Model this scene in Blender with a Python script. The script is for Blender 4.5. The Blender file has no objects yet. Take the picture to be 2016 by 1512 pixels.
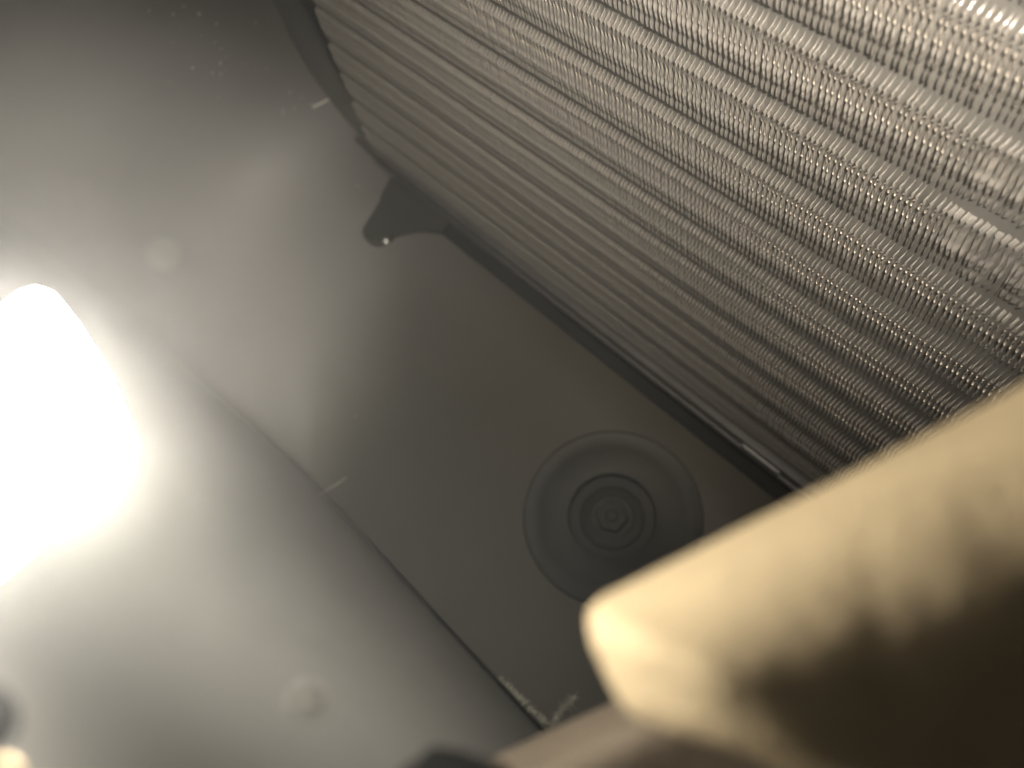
import bpy, bmesh, math, random
import numpy as np
from mathutils import Vector, Matrix, noise
random.seed(7)
sc = bpy.context.scene
C = sc.collection

# ------------------------------------------------------------------ camera
# world axes: X along the fin rows (away to the far end), Y out of the core face, Z up from the floor
F = 1472.0
def ray(x, y): return np.array([(x-1008)/F, (y-756)/F, 1.0])
D1 = ray(-1700, -1580); D1 /= np.linalg.norm(D1)
D2 = ray(1270, 1380); D2 -= D1*D1.dot(D2); D2 /= np.linalg.norm(D2)
NN = np.cross(D1, D2)
O = .198*ray(1900, 450)
ZF = .250                                        # floor sits this far below the origin row
R3 = np.array([D1, NN, -D2])                     # camera axes -> world axes
CAM = np.array([-D1.dot(O), -NN.dot(O), ZF + D2.dot(O)])
def W(p): return Vector(R3 @ np.array(p, float) + CAM)
def P(x, y, d): return W(ray(x, y)*d)            # point seen at a pixel, at a depth
def onto(x, y, axis, val):                       # point seen at a pixel on a world plane
    r = R3 @ ray(x, y)
    t = (val - CAM[axis])/r[axis]
    return Vector(CAM + r*t)
cam = bpy.data.cameras.new('camera'); co = bpy.data.objects.new('camera', cam); C.objects.link(co)
m = Matrix.Identity(4)
for i in range(3):
    m[i][0] = R3[i][0]; m[i][1] = -R3[i][1]; m[i][2] = -R3[i][2]; m[i][3] = CAM[i]
co.matrix_world = m
cam.sensor_width = 36; cam.lens = F/2016*36
cam.clip_start = .005; cam.clip_end = 20
cam.dof.use_dof = True; cam.dof.focus_distance = .235; cam.dof.aperture_fstop = 9.0
sc.camera = co

# ------------------------------------------------------------------ light
w = bpy.data.worlds.new('World'); sc.world = w; w.use_nodes = True
w.node_tree.nodes['Background'].inputs[0].default_value = (1, .92, .8, 1)
w.node_tree.nodes['Background'].inputs[1].default_value = .003
sc.view_settings.view_transform = 'Standard'; sc.view_settings.look = 'None'
sc.view_settings.exposure = 0
sc.render.engine = 'CYCLES'; sc.cycles.use_denoising = True
def lamp(name, kind, loc, power, col, radius, aim=None, cone=None, blend=1.0):
    l = bpy.data.lights.new(name, kind); l.energy = power; l.color = col
    l.shadow_soft_size = radius
    o = bpy.data.objects.new(name, l); C.objects.link(o); o.location = loc
    if aim is not None: o.rotation_euler = (Vector(aim)-Vector(loc)).to_track_quat('-Z', 'Y').to_euler()
    if cone: l.spot_size = math.radians(cone); l.spot_blend = blend
    return o
KEY = W((.036, -.0345, -.010))
lamp('key_light', 'SPOT', KEY, 10.5, (1, .90, .77), .004, P(1500, 90, .22), 74, 1.0)
lamp('wall_fill', 'SPOT', W((.05, -.12, .08)), 6.5, (1, .95, .86), .008, P(560, 1090, .25), 70, 1.0)  # added fill out of frame, brightens the side wall
lamp('foam_fill', 'SPOT', W((-.085, -.035, .085)), .31, (1, .92, .78), .006, P(1620, 1060, .08), 46, 1.0)  # added fill out of frame, brightens the foam edge

lamp('glare_fill', 'SPOT', P(30, 850, .0805), 22.0, (1, .93, .85), .014, P(225, 575, .52), 52, 1.0)  # added spot behind the glare, brightens floor and end wall

# ------------------------------------------------------------------ materials
def mat(name, col, rough=.6, metal=0., spec=.5, bump=0., bscale=200., var=0., vscale=30., emit=None):
    mt = bpy.data.materials.new(name); mt.use_nodes = True
    nt = mt.node_tree; b = nt.nodes['Principled BSDF']
    b.inputs['Base Color'].default_value = (*col, 1)
    b.inputs['Roughness'].default_value = rough; b.inputs['Metallic'].default_value = metal
    b.inputs['Specular IOR Level'].default_value = spec
    tc = nt.nodes.new('ShaderNodeTexCoord')
    if var:
        n = nt.nodes.new('ShaderNodeTexNoise'); n.inputs['Scale'].default_value = vscale; n.inputs['Detail'].default_value = 5
        nt.links.new(tc.outputs['Object'], n.inputs['Vector'])
        r = nt.nodes.new('ShaderNodeValToRGB')
        r.color_ramp.elements[0].position = .3; r.color_ramp.elements[1].position = .7
        r.color_ramp.elements[0].color = (*[c*(1-var) for c in col], 1)
        r.color_ramp.elements[1].color = (*[min(1, c*(1+var)) for c in col], 1)
        nt.links.new(n.outputs['Fac'], r.inputs['Fac']); nt.links.new(r.outputs['Color'], b.inputs['Base Color'])
    if bump:
        n = nt.nodes.new('ShaderNodeTexNoise'); n.inputs['Scale'].default_value = bscale; n.inputs['Detail'].default_value = 4
        nt.links.new(tc.outputs['Object'], n.inputs['Vector'])
        bp = nt.nodes.new('ShaderNodeBump'); bp.inputs['Strength'].default_value = bump; bp.inputs['Distance'].default_value = .0005
        nt.links.new(n.outputs['Fac'], bp.inputs['Height']); nt.links.new(bp.outputs['Normal'], b.inputs['Normal'])
    if emit:
        b.inputs['Emission Color'].default_value = (*emit[0], 1); b.inputs['Emission Strength'].default_value = emit[1]
    return mt
M = dict(
    alu=mat('aluminium_fin', (.60, .57, .525), .23, .75, .5, var=.10, vscale=90),
    body=mat('grey_metal_body', (.125, .12, .11), .5, .3, .5, var=.2, vscale=60),
    plate=mat('dull_sheet_metal', (.16, .155, .15), .5, .6, var=.2, vscale=60, bump=.2),
    rail=mat('rail_plastic', (.055, .052, .050), .5, 0, .5, var=.2, vscale=80),
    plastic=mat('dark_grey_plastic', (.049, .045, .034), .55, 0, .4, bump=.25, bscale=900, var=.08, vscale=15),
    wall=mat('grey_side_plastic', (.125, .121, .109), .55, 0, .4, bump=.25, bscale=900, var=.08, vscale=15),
    black=mat('flat_black', (.012, .012, .011), .95, 0, .05),  # near black; paints in the channel's shade, also colours the dark lumps
    mote=mat('grey_mote', (.10, .095, .088), .95, 0, .1),
    dust=mat('grey_dust', (.36, .345, .28), .95, 0, .1),
    rubber=mat('dark_rubber', (.020, .019, .0145), .6, 0, .4, var=.15, vscale=60),
    steel=mat('screw_steel', (.8, .78, .74), .2, 1.),
    foam=mat('tan_foam', (.74, .585, .36), .95, 0, .1, var=.07, vscale=120, bump=.8, bscale=700),
    rim=mat('brown_rim_plastic', (.26, .21, .155), .7, 0, .3, var=.12, vscale=80),
    lint=mat('pale_lint', (.8, .77, .68), .95, 0, .1),
    lens=mat('glare_glow_front', (.9, .9, .85), .4, 0, .3, emit=((1, .95, .86), 102)),  # glow standing in for the flash reflection, not a lamp
    glow_back=mat('glare_glow_back', (.9, .9, .85), .4, 0, .3, emit=((1, .93, .82), 20)),
)

# painted light: floor colour pales towards the far end, beside the glare
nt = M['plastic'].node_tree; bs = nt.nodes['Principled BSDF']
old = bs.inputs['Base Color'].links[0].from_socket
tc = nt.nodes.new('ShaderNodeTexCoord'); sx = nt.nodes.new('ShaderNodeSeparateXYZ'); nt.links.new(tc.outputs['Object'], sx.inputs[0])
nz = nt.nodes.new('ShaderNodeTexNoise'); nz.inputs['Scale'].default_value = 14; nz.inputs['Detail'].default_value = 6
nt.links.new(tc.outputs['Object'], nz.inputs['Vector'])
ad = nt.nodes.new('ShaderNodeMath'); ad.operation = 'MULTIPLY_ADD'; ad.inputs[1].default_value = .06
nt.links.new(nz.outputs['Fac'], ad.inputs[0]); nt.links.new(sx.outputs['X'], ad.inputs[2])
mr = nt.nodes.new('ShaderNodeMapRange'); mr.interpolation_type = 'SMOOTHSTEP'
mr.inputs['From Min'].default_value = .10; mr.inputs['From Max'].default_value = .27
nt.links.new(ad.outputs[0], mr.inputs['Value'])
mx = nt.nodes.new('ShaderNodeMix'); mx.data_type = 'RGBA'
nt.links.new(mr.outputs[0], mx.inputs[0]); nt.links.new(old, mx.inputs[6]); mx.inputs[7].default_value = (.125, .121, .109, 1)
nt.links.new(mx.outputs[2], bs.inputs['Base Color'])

# ------------------------------------------------------------------ helpers
def mesh(name, vs, fs, smooth=True, mt=None):
    me = bpy.data.meshes.new(name); me.from_pydata([tuple(v) for v in vs], [], fs); me.update()
    if smooth: me.polygons.foreach_set('use_smooth', [True]*len(me.polygons))
    if mt: me.materials.append(mt)
    return me
def obj(name, me, parent=None):
    o = bpy.data.objects.new(name, me); C.objects.link(o)
    if parent: o.parent = parent
    return o
def empty(name, loc, label, cat, group=None):
    o = bpy.data.objects.new(name, None); C.objects.link(o); o.location = loc
    o.empty_display_size = .01
    o['label'] = label; o['category'] = cat
    if group: o['group'] = group
    bpy.context.view_layer.update()
    return o
def tag(o, label, cat, group=None):
    o['label'] = label; o['category'] = cat
    if group: o['group'] = group
def rel(vs, parent): 
    return [Vector(v)-parent.location for v in vs]
def grid_faces(nu, nv, off=0, flip=False):
    f = []
    for i in range(nu-1):
        for j in range(nv-1):
            a = off+i*nv+j; q = (a, a+nv, a+nv+1, a+1)
            f.append(q[::-1] if flip else q)
    return f
def box_bm(bm, lo, hi, bev=0.):
    c = [(a+b)/2 for a, b in zip(lo, hi)]; s = [b-a for a, b in zip(lo, hi)]
    r = bmesh.ops.create_cube(bm, size=1, matrix=Matrix.Translation(c) @ Matrix.Diagonal((*s, 1)))
    if bev:
        es = list({e for v in r['verts'] for e in v.link_edges})
        bmesh.ops.bevel(bm, geom=es, offset=bev, segments=3, profile=.5, affect='EDGES')
def bm_obj(name, bm, mt, parent=None, smooth=False):
    me = bpy.data.meshes.new(name); bmesh.ops.recalc_face_normals(bm, faces=bm.faces); bm.to_mesh(me); bm.free()
    if smooth: me.polygons.foreach_set('use_smooth', [True]*len(me.polygons))
    me.materials.append(mt)
    return obj(name, me, parent)
def lathe(name, prof, mt, parent, centre, seg=72):
    vs, fs = [], []
    for r, z in prof:
        for k in range(seg):
            a = 2*math.pi*k/seg; vs.append((centre[0]+r*math.cos(a), centre[1]+r*math.sin(a), centre[2]+z))
    for i in range(len(prof)-1):
        for k in range(seg):
            a, b = i*seg+k, i*seg+(k+1) % seg
            fs.append((a, b, b+seg, a+seg))
    me = mesh(name, rel(vs, parent) if parent else vs, fs, True, mt)
    o = obj(name, me, parent)
    o.modifiers.new('edge', 'EDGE_SPLIT').split_angle = math.radians(35)
    return o

# ------------------------------------------------------------------ the finned core
core = empty('evaporator_core', (0, 0, ZF-.247), 'silver finned coil with long rows of thin rippled aluminium fins, right of the grey floor', 'evaporator')
PITCH, PER, V0 = .00187, .0275, -.0045
VTOP, VBOT = -.100, .2455
T = T0 = .00008
def fin_profile(v):
    ph = ((v-V0)/PER) % 1.0
    x = .00050*math.sin(2*math.pi*ph) + .00020*math.sin(8*math.pi*ph+.6)
    g = lambda c, s: math.exp(-(((ph-c+.5) % 1-.5)/s)**2)
    y = -.0032*g(0, .11) + .0004*g(.13, .025) + .0005*g(.56, .035) - .0006*g(.34, .10) - .0005*g(.75, .07)
    x += .00058*g(.13, .024) - .00045*g(.56, .03) + .00022*math.sin(2*math.pi*7*ph)*g(.72, .12)
    return x, y, ph
DEPTH = .0031
def fin_mesh(name, seed, u=None, VTOP=VTOP):
    rnd = random.Random(seed)
    n = int((VBOT-VTOP)/(PER/30))+1
    vs, fs = [], []
    jx = [rnd.uniform(-1, 1) for _ in range(40)]
    def bend(v):
        t = (v-VTOP)/(VBOT-VTOP)*38; i = int(t); f = t-i
        return (jx[i]*(1-f)+jx[i+1]*f)*.00008
    for i in range(n):
        v = VTOP+(VBOT-VTOP)*i/(n-1)
        x, y, ph = fin_profile(v)
        x += bend(v)
        fx = 0.; fy = 0.
        if u is not None:                      # crushed patch
            d2 = ((u+.014+.22*v)/.020)**2 + ((v+.002)/.028)**2
            k = math.exp(-d2**2)
            q = noise.noise(Vector((u*160, v*55, 3.1)))
            q2 = noise.noise(Vector((u*420, v*170, 8.4)))
            fx = k*(.0013+.0020*q+.0008*q2); fy = -k*(.0009+.0010*q2)
            x = x*(1-.4*k)
        z = VBOT-v
        g = lambda c, w_: math.exp(-(((ph-c+.5) % 1-.5)/w_)**2)
        T = T0+.00030*g(.13, .028)+.00022*g(.56, .04)
        vs += [(x-T, min(-DEPTH, y-.0012), z), (x-T+fx*.45, max(y-.0010, -DEPTH-.0004)+fy*.3, z), (x-T*.8+fx, y-.0002+fy, z), (x+fx, y+fy, z), (x+T*.8+fx, y-.0002+fy, z), (x+T+fx*.45, max(y-.0010, -DEPTH-.0004)+fy*.3, z), (x+T, min(-DEPTH, y-.0012), z)]
    fs += grid_faces(n, 7)
    # lanced bridges standing off the sheet
    for r in range(-4, 10):
        for a, b in ((.19, .31), (.35, .48), (.64, .70)):
            va, vb = V0+(r+a)*PER, V0+(r+b)*PER
            if va < VTOP+.002 or vb > VBOT-.002: continue
            off = len(vs); k = 8
            for i in range(k):
                s = i/(k-1); v = va+(vb-va)*s; x, y, ph = fin_profile(v)
                lift = .00075*min(1, math.sin(math.pi*s)*1.9)
                xx = x+bend(v)+lift; z = VBOT-v; yy = y-.0003
                if u is not None:
                    d2 = ((u+.014+.22*v)/.020)**2 + ((v+.002)/.028)**2
                    kk = math.exp(-d2**2); xx = xx-lift*kk*.8+kk*.0008; yy -= kk*.002
                vs += [(xx-T*.7, yy-.0022, z), (xx-T*.7, yy-.0001, z), (xx, yy, z), (xx+T*.7, yy-.0001, z), (xx+T*.7, yy-.0022, z)]
            fs += grid_faces(k, 5, off)
    return mesh(name, vs, fs, True, M['alu'])
variants = [fin_mesh('fin', 100+k) for k in range(8)]
UMIN, UEND = -.075, .383
nf = int((UEND-UMIN)/PITCH)
END_SLOPE = .16                                   # the far end leans: upper fins stop sooner
for i in range(nf):
    u = UMIN+PITCH*(i+.5)+random.uniform(-1, 1)*.00008
    me = fin_mesh('fin', i, u) if u < .036 else fin_mesh('fin', i, None, VBOT+.0015-(UEND-u)/END_SLOPE) if u > UEND-END_SLOPE*(VBOT-VTOP) and u < UEND-.002 else random.choice(variants)
    if u >= UEND-.002: continue
    o = obj('fin', me, core)
    o.location = (u-core.location.x, random.uniform(-1, 1)*.00012, ZF-VBOT-core.location.z)
    o.rotation_euler.y = random.uniform(-1, 1)*.0012
# dark body behind the fins
bm = bmesh.new(); box_bm(bm, (UMIN, -.045, ZF-VBOT), (UEND, -DEPTH+.0001, ZF-VTOP)); 
bm.transform(Matrix.Translation(-core.location)); bm_obj('core_body', bm, M['body'], core)
# end plate leaning over the far end of the fins
def quad_slab(name, pts, normal, th, mt, parent, bev=.0006):
    bm = bmesh.new(); nrm = Vector(normal).normalized()
    a = [bm.verts.new(Vector(p)-parent.location) for p in pts]
    b = [bm.verts.new(Vector(p)+nrm*th-parent.location) for p in pts]
    bm.faces.new(a[::-1]); bm.faces.new(b)
    for i in range(len(pts)):
        j = (i+1) % len(pts); bm.faces.new((a[i], a[j], b[j], b[i]))
    bmesh.ops.recalc_face_normals(bm, faces=bm.faces)
    if bev: bmesh.ops.bevel(bm, geom=bm.edges[:], offset=bev, segments=2, affect='EDGES', profile=.5)
    return bm_obj(name, bm, mt, parent)
Z = lambda v: ZF-v
quad_slab('end_plate', [(.30, -.0052, Z(.250)), (.30, -.0052, Z(-.09)), (.56, -.0052, Z(-.09)), (.56, -.0052, Z(.250))], (0, 1, 0), .0022, M['body'], core)
# bottom rail with a thin bright lip under the fins
bm = bmesh.new(); box_bm(bm, (UMIN, -.004, Z(.252)), (.40, .0025, Z(.2405)), .0008); box_bm(bm, (UMIN, .0028, Z(.252)), (.40, .0048, Z(.2475)), .0006)
bm.transform(Matrix.Translation(-core.location)); bm_obj('bottom_rail', bm, M['rail'], core)
bm = bmesh.new(); box_bm(bm, (.008, .0028, Z(.2465)), (.034, .0050, Z(.2425)), .0008)
bm.transform(Matrix.Translation(-core.location)); r_ = bm_obj('rail_clip', bm, M['plate'], core)

# ------------------------------------------------------------------ housing
hs = empty('plastic_housing', (.1, .1, 0), 'dark grey moulded plastic housing with a round boss in its floor', 'housing')
WY = .1965; EX = .440; RC = .125
def tub_path():
    out = []
    for x in [-.16, -.05, .0, .024, .101, .15, .19, .20, .205, .21, .22, .23, .24, .25, .26, .27, .28, .29, .30, .31]:
        out.append((x, WY, 0., -1.))
    for k in range(17):
        a = math.pi/2*k/16
        out.append((EX-RC+RC*math.sin(a), WY-RC+RC*math.cos(a), -math.sin(a), -math.cos(a)))
    for y in (.05, .03, .0125, -.02): out.append((EX, y, -1., 0.))
    res = []
    for x, y, mx, my in out:
        s_ = min(1, max(0, (x-.205)/.11)); s_ = s_*s_*(3-2*s_)
        gap = .0022*min(1, max(0, (.29-x)/.12))
        res.append((x, y, mx, my, .0005+.100*s_, gap))
    return res
TUB = tub_path(); NA = 24
def soft_fillet():
    p = [(0., 0.)]; n = 480
    for i in range(n):
        t = (i+.5)/n; th = math.pi/2*t*t*(3-2*t); p.append((p[-1][0]+math.cos(th), p[-1][1]+math.sin(th)))
    X, Y = p[-1]
    return [(1-p[i*n//NA][0]/X, p[i*n//NA][1]/Y) for i in range(NA+1)]      # distance from the wall, height
FIL = soft_fillet()
def lean(x, z, mx): return x+.10*z*mx
def housing_floor():
    vs, fs = [], []
    for x, y, mx, my, r, gap in TUB:
        row = []
        ix, iy = x+mx*(r+gap), y+my*(r+gap)
        row += [(ix, min(.0150, iy), -.0015), (ix, min(.0162, iy), 0), (ix, min(.046, iy), 0), (ix, min(.123, iy-.0005), 0)]
        for k in range(NA+1):
            d, z = FIL[k][0]*r, FIL[k][1]*r
            if gap > 0: z = -z*(3.5+2/max(r, 1e-6)*.0005) if r < .001 else z
            row.append((lean(x+mx*(d+gap), z, mx), y+my*(d+gap), z))
        vs += row
    nr = len(row)
    fs = grid_faces(len(TUB), nr)
    ix = [i for i, p in enumerate(TUB) if abs(p[0]-.024) < 1e-6][0]
    q = [ix*nr+2, (ix+1)*nr+2, (ix+1)*nr+3, ix*nr+3]       # square cell round the boss, opened into a round hole
    fs = [f for f in fs if set(f) != set(q)]
    off = len(vs); seg = 40
    for k in range(seg):
        a = 2*math.pi*k/seg-3*math.pi/4; vs.append((.0625+.0300*math.cos(a), .0845+.0300*math.sin(a), 0))
    for c in range(4):
        for k in range(seg//4): fs.append((q[c], off+(c*10+k+1) % seg, off+c*10+k))
        fs.append((q[c], q[(c+1) % 4], off+(c*10+10) % seg))
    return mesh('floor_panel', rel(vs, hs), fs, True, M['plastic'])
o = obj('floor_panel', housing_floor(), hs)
# drain channel below the core, its shade painted in as black
quad_slab('drain_channel', [(-.16, -.05, -.022), (.56, -.05, -.022), (.56, .0165, -.022), (-.16, .0165, -.022)], (0, 0, -1), .003, M['black'], hs, 0)
# side wall opposite the core, turning through a rounded corner into the end wall
def side_wall():
    vs = []; nz = 16
    for x, y, mx, my, r, gap in TUB:
        z0 = r if gap == 0 else r-.006*min(1, gap/.0005)
        for k in range(nz):
            z = z0+(.52-z0)*(k/(nz-1))**2
            vs.append((lean(x, z, mx), y, z))
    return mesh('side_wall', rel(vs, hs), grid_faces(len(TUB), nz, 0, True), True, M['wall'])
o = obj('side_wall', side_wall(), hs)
# round boss
BC = (.0625, .0845, 0.0)
boss = lathe('round_boss', [(.0520, .0), (.0518, .0006), (.0510, .0010), (.0500, .0010), (.0490, .0005), (.0420, .0004), (.0400, .0008), (.0262, .0008), (.0252, .0004), (.0247, -.0060), (.0, -.0060)], M['rubber'], hs, BC, 96)
lathe('hub_cap', [(.0190, -.0060), (.0188, -.0050), (.0172, -.0042), (.0135, -.0038), (.0128, -.0046), (.0, -.0046)], M['rubber'], hs, BC)
bm = bmesh.new()
bmesh.ops.create_cone(bm, segments=6, radius1=.0098, radius2=.0094, depth=.004, cap_ends=True, matrix=Matrix.Translation(Vector(BC)+Vector((0, 0, -.0030))-hs.location))
bmesh.ops.bevel(bm, geom=bm.edges[:], offset=.0005, segments=2, affect='EDGES', profile=.5)
bm_obj('hub_nut', bm, M['rubber'], hs)
lathe('hub_pin', [(.0036, -.0012), (.0036, .0002), (.0030, .0008), (.0, .0010)], M['rubber'], hs, BC, 24)
# mounting ear with a small screw
def ear():
    bm = bmesh.new()
    pts = [(.350, .006), (.343, .020), (.336, .030), (.334, .040)]
    cx, cy, rr = .3215, .0425, .0125
    for k in range(13):
        a = math.radians(10+k*15.5); pts.append((cx+rr*math.cos(a), cy+rr*math.sin(a)))
    pts += [(.306, .034), (.298, .024), (.285, .016), (.285, .006)]
    a = [bm.verts.new(Vector((x, y, .0006))-hs.location) for x, y in pts]
    b = [bm.verts.new(Vector((x, y, .0060))-hs.location) for x, y in pts]
    bm.faces.new(a[::-1]); top = bm.faces.new(b)
    for i in range(len(pts)):
        j = (i+1) % len(pts); bm.faces.new((a[i], a[j], b[j], b[i]))
    bmesh.ops.bevel(bm, geom=[e for e in top.edges], offset=.0015, segments=3, affect='EDGES', profile=.5)
    return bm_obj('mounting_ear', bm, M['rubber'], hs)
er = ear()
sp = onto(760, 474, 2, .0065)
bm = bmesh.new(); bmesh.ops.create_uvsphere(bm, u_segments=20, v_segments=12, radius=.0030, matrix=Matrix.Translation(sp-hs.location) @ Matrix.Diagonal((1, 1, .8, 1)))
s_ = bm_obj('screw', bm, M['steel'], er, True)
s_.matrix_parent_inverse = Matrix.Identity(4)

# ------------------------------------------------------------------ rounded soft bodies near the lens
def edge_body(name, path, depth0, rad_px, rise, mt, inner_px, label, cat, lump=.0, seed=0, back=.012, dvar=0.):
    """closed body with a rounded lit edge; path runs along its silhouette, the body lies to the right of travel"""
    pts = [Vector((x, y)) for x, y in path]
    # resample with catmull-rom
    P2 = []
    for i in range(len(pts)-1):
        p0 = pts[max(i-1, 0)]; p1 = pts[i]; p2 = pts[i+1]; p3 = pts[min(i+2, len(pts)-1)]
        for k in range(10):
            t = k/10
            P2.append(.5*((2*p1)+(p2-p0)*t+(2*p0-5*p1+4*p2-p3)*t*t+(3*p1-p0-3*p2+p3)*t**3))
    P2.append(pts[-1])
    ctr = Vector(inner_px)
    ns = 26; vs = []
    rows = []
    for i, p in enumerate(P2):
        d = depth0+dvar*i/len(P2)
        L = (ctr-p).length; dirn = (ctr-p)/L
        row = []
        for j in range(ns+1):
            s = j/ns; e = L*s**1.6
            u = min(1, e/rad_px)
            h = rise*math.sqrt(max(0, 1-(1-u)**2))
            q = p+dirn*e
            nz = noise.noise(Vector((q.x*.006+seed, q.y*.006, 1.3)))+.5*noise.noise(Vector((q.x*.017+seed, q.y*.017, 4.3)))
            dd = d-h+lump*nz*min(1, u*3)
            row.append(P(q.x, q.y, dd))
        rows.append(row)
        # back side
    n0 = len(rows)
    for row in rows: vs += row
    fs = grid_faces(n0, ns+1)
    off = len(vs)
    # back surface: same outline pushed away along the view axis
    fwd = Vector(R3 @ np.array([0, 0, 1.]))
    for i, row in enumerate(rows):
        for j, v in enumerate(row):
            a = rows[i][0]; b = row[-1]
            t = j/ns
            bb = a.lerp(b, t**1.6)
            vs.append(bb+fwd*(back*math.sqrt(max(0, 1-(1-min(1, t*3))**2))+rise*t**1.6))
    fs += grid_faces(n0, ns+1, off, True)
    k = ns+1
    for i in range(n0-1):                         # stitch silhouette and inner end
        fs.append((i*k, off+i*k, off+(i+1)*k, (i+1)*k))
        fs.append((i*k+ns, (i+1)*k+ns, off+(i+1)*k+ns, off+i*k+ns))
    for i in (0, n0-1):
        for j in range(ns): fs.append((i*k+j, i*k+j+1, off+i*k+j+1, off+i*k+j))
    me = mesh(name, vs, fs, True, mt)
    bm = bmesh.new(); bm.from_mesh(me); bmesh.ops.remove_doubles(bm, verts=bm.verts, dist=1e-6)
    bmesh.ops.recalc_face_normals(bm, faces=bm.faces); bm.to_mesh(me); bm.free()
    me.polygons.foreach_set('use_smooth', [True]*len(me.polygons))
    o = obj(name, me); tag(o, label, cat)
    return o
edge_body('foam_pad', [(2420, 560), (2200, 690), (2016, 790), (1800, 900), (1600, 1000), (1400, 1100), (1240, 1180), (1180, 1212), (1162, 1248), (1185, 1310), (1224, 1385), (1275, 1425), (1360, 1445), (1480, 1490), (1640, 1600), (1760, 1800)],
          .066, 460, .0195, M['foam'], (2500, 1750), 'blurred tan foam pad with a rounded corner crossing the lower right', 'foam', lump=.00026, seed=3, back=.009)
edge_body('opening_rim', [(1700, 1210), (1500, 1305), (1290, 1396), (1180, 1446), (1060, 1500), (940, 1556), (820, 1615), (680, 1650)],
          .094, 90, .005, M['rim'], (1750, 1800), 'blurred brown plastic rim of the opening running below the tan foam corner', 'rim', lump=.0004, seed=9)

# ------------------------------------------------------------------ flash glare at the left edge, added as a glowing body
lp = empty('flash_glare', P(60, 860, .07), 'white flash glare at the left edge, added as a glowing body with a pointed top', 'glare')
LO = [(-20+(x+20)*.95, 870+(y-870)*.95) for x, y in [(-260, 760), (-120, 690), (-40, 640), (10, 598), (45, 572), (75, 562), (105, 574), (150, 630), (195, 700), (235, 775), (262, 845), (272, 890), (262, 922), (215, 965), (140, 1025), (60, 1095), (0, 1145), (-60, 1195), (-160, 1270), (-300, 1300)]]
def glare_body():
    c = Vector((-20, 870)); vs = []; fs = []; k = len(LO); rings = 8
    for r in range(rings+1):
        s = r/rings
        for x, y in LO:
            q = c.lerp(Vector((x, y)), s)
            vs.append(P(q.x, q.y, .074-.005*math.sqrt(max(0, 1-s*s))))
    for r in range(rings):
        for i in range(k):
            a, b = r*k+i, r*k+(i+1) % k; fs.append((a, b, b+k, a+k))
    lens = mesh('glare_front', rel(vs, lp), fs, True, M['lens'])  # front of the added glare body, not a real lens
    obj('glare_front', lens, lp)
    base = mesh('glare_back', rel([P(x, y, .0742) for x, y in LO]+[P(-20+(x+20)*.7, 870+(y-870)*.7, .078) for x, y in LO], lp),
                [(i, (i+1) % k, k+(i+1) % k, k+i) for i in range(k)]+[tuple(range(k, 2*k))], True, M['glow_back'])
    obj('glare_back', base, lp)
glare_body()

# ------------------------------------------------------------------ dust and lint
def specks(name, pts, mt):
    bm = bmesh.new()
    for p, r in pts:
        bmesh.ops.create_icosphere(bm, subdivisions=1, radius=r, matrix=Matrix.Translation(p) @ Matrix.Diagonal((1, random.uniform(.6, 1.5), random.uniform(.6, 1.4), 1)))
    return bm_obj(name, bm, mt)
dep = bpy.context.evaluated_depsgraph_get(); dep.update()
def hit(x, y):
    d = Vector(R3 @ ray(x, y)); d.normalize()
    ok, loc, nrm, idx, ob, _ = sc.ray_cast(bpy.context.evaluated_depsgraph_get(), Vector(CAM)+d*.2, d)
    return (loc, nrm) if ok else (P(x, y, .6), -d)
px = [(294, 21, 2), (341, 28, 2), (362, 12, 2), (392, 27, 3.4), (427, 47, 2.4), (504, 45, 2.4), (396, 70, 1.6), (341, 84, 2.2), (423, 84, 2), (435, 95, 2), (446, 112, 2.2), (434, 124, 2.6), (379, 133, 3.2), (402, 132, 1.6), (418, 143, 2.4), (434, 145, 1.8), (331, 162, 1.6), (357, 50, 1.6), (570, 182, 2.4), (557, 217, 1.8), (557, 224, 1.6), (579, 214, 1.6), (594, 191, 1.6), (614, 205, 2), (524, 134, 1.6), (375, 109, 1.4), (705, 367, 1.6), (700, 820, 1.4)]
for k in range(40): px.append((random.gauss(420, 70), random.gauss(90, 60), random.uniform(.7, 1.4)))
pts = []
for x, y, r in px:
    l, n_ = hit(x, y); pts.append((l+n_*.0003, r*.8*.55/F))
d_ = specks('dust_specks', pts, M['lint']); d_['kind'] = 'stuff'; d_['label'] = 'pale dust specks scattered over the dark end wall'
def fibre(name, path, r, label, cat, fuzzy=0, mk='lint'):
    bm = bmesh.new()
    for i in range(len(path)-1):
        a, b = path[i], path[i+1]; d = b-a
        bmesh.ops.create_cone(bm, segments=8, radius1=r, radius2=r*.8, depth=d.length*1.05, cap_ends=True,
                              matrix=Matrix.Translation((a+b)/2) @ d.to_track_quat('Z', 'Y').to_matrix().to_4x4())
    for k in range(fuzzy):
        i = random.randrange(len(path)-1); a = path[i].lerp(path[i+1], random.random())
        d = Vector((random.uniform(-1, 1), random.uniform(-1, 1), random.uniform(0, 1))).normalized()*random.uniform(.4, 1.6)*r*3
        bmesh.ops.create_cone(bm, segments=4, radius1=r*.18, radius2=r*.08, depth=d.length, cap_ends=True,
                              matrix=Matrix.Translation(a+d/2) @ d.to_track_quat('Z', 'Y').to_matrix().to_4x4())
    o = bm_obj(name, bm, M[mk], None, True); tag(o, label, cat); return o
def on_surface(pxs, up=.0006): return [hit(x, y)[0]+hit(x, y)[1]*up for x, y in pxs]
fibre('lint_fibre', on_surface([(617, 211), (628, 205), (637, 201), (647, 195)]), .0006, 'short pale lint fibre stuck on the dark end wall near the fins', 'lint')
fibre('lint_tuft', on_surface([(1086, 1428), (1098, 1408), (1112, 1392), (1122, 1385), (1132, 1370)]), .0011, 'fuzzy grey lint tuft lying on the floor beside the foam corner', 'lint', 200, 'dust')
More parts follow.
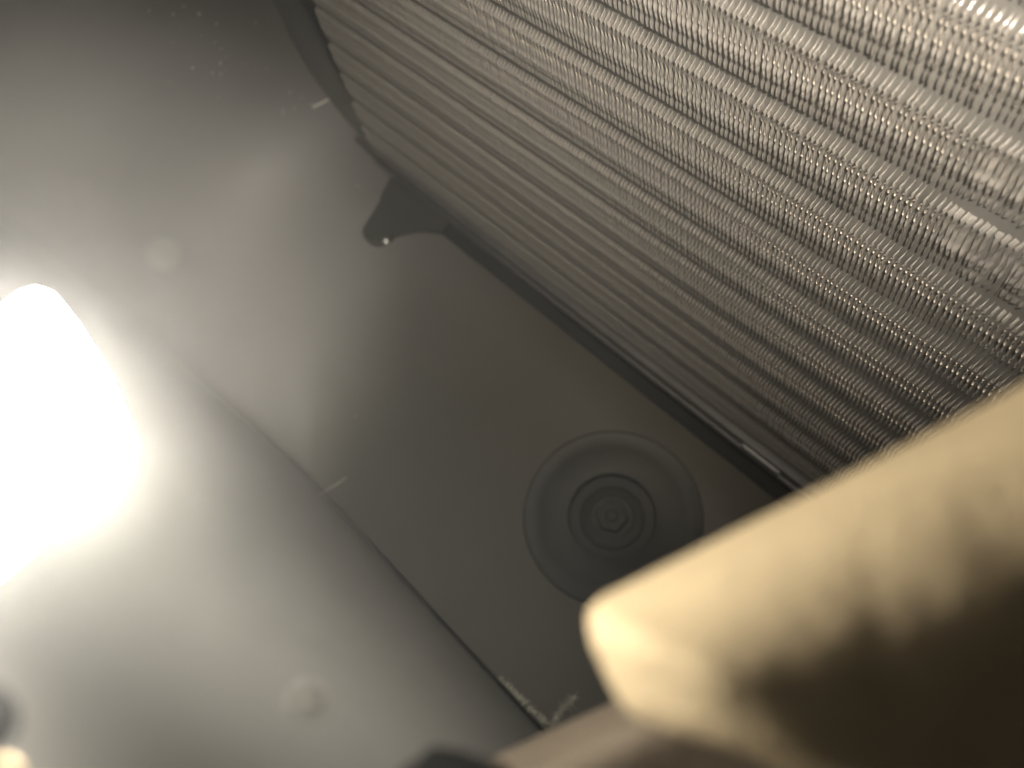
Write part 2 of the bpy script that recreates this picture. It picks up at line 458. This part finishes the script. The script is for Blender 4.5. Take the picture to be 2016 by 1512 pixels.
fibre('lint_thread', on_surface([(628, 975), (648, 963), (662, 955), (682, 941)]), .00022, 'hair-thin pale thread on the floor near the flash glare', 'lint')
pts = []
for k in range(260):
    t = random.random()**.8; x = 985+t*92+random.gauss(0, 3); y = 1340+t*88+random.gauss(0, 2)-abs(random.gauss(0, 5))
    l, n_ = hit(x, y); pts.append((l+n_*.0004, random.uniform(.0002, .0006)))
d_ = specks('dust_fringe', pts, M['dust']); d_['kind'] = 'stuff'; d_['label'] = 'fuzzy line of dust gathered in the seam of floor and side wall'

def lump(name, c, rad, sc3, mt, seed, parent=None):
    bm = bmesh.new(); bmesh.ops.create_icosphere(bm, subdivisions=4, radius=1)
    for v in bm.verts:
        k = 1+.22*noise.noise(v.co*1.7+Vector((seed, 0, 0)))+.08*noise.noise(v.co*5+Vector((seed, 2, 0)))
        q = R3 @ np.array([v.co.x*sc3[0], v.co.y*sc3[1], v.co.z*sc3[2]])
        v.co = Vector(q)*rad*k + (Vector(c)-(parent.location if parent else Vector((0, 0, 0))))
    return bm_obj(name, bm, mt, parent, True)
tag(lump('dust_mote', P(605, 1380, .048), .00075, (1, 1, 1), M['lint'], 2), 'larger pale airborne dust mote blurred to a disc below the glare', 'dust mote')
tag(lump('dust_mote', P(322, 500, .052), .00036, (1.3, 1, 1), M['lint'], 5), 'faint small airborne dust mote blurred above the glare', 'dust mote')
tag(lump('dark_lump', P(890, 1600, .07), .0050, (1.35, 1, 1), M['black'], 7), 'blurred dark lump at the bottom edge left of the brown rim', 'dark lump')  # plain dark lump at the bottom edge
tag(lump('shade_lump', P(-30, 1418, .060), .0024, (1, 1.1, .8), M['black'], 11), 'blurred dark lump standing in for shade in the lower left corner', 'shade lump')  # dark lump added to stand in for a shadow
tag(lump('foam_scrap', P(-8, 1540, .06), .0020, (1, 1, .8), M['foam'], 13), 'blurred scrap of tan foam in the bottom left corner', 'foam')

# ------------------------------------------------------------------ volume added for the veil round the glare
bm = bmesh.new(); box_bm(bm, (-1.2, -1.0, -1.02), (1.6, 1.2, CAM[2]+.15))
mt = bpy.data.materials.new('added_pale_haze'); mt.use_nodes = True; nt = mt.node_tree
nt.nodes.remove(nt.nodes['Principled BSDF'])
pv = nt.nodes.new('ShaderNodeVolumePrincipled'); pv.inputs['Color'].default_value = (.95, .95, .92, 1); pv.inputs['Density'].default_value = .55; pv.inputs['Anisotropy'].default_value = .8
nt.links.new(pv.outputs[0], nt.nodes['Material Output'].inputs['Volume'])
hz = bm_obj('added_haze', bm, mt); hz['kind'] = 'stuff'; hz['label'] = 'thin pale veil added round the glare'
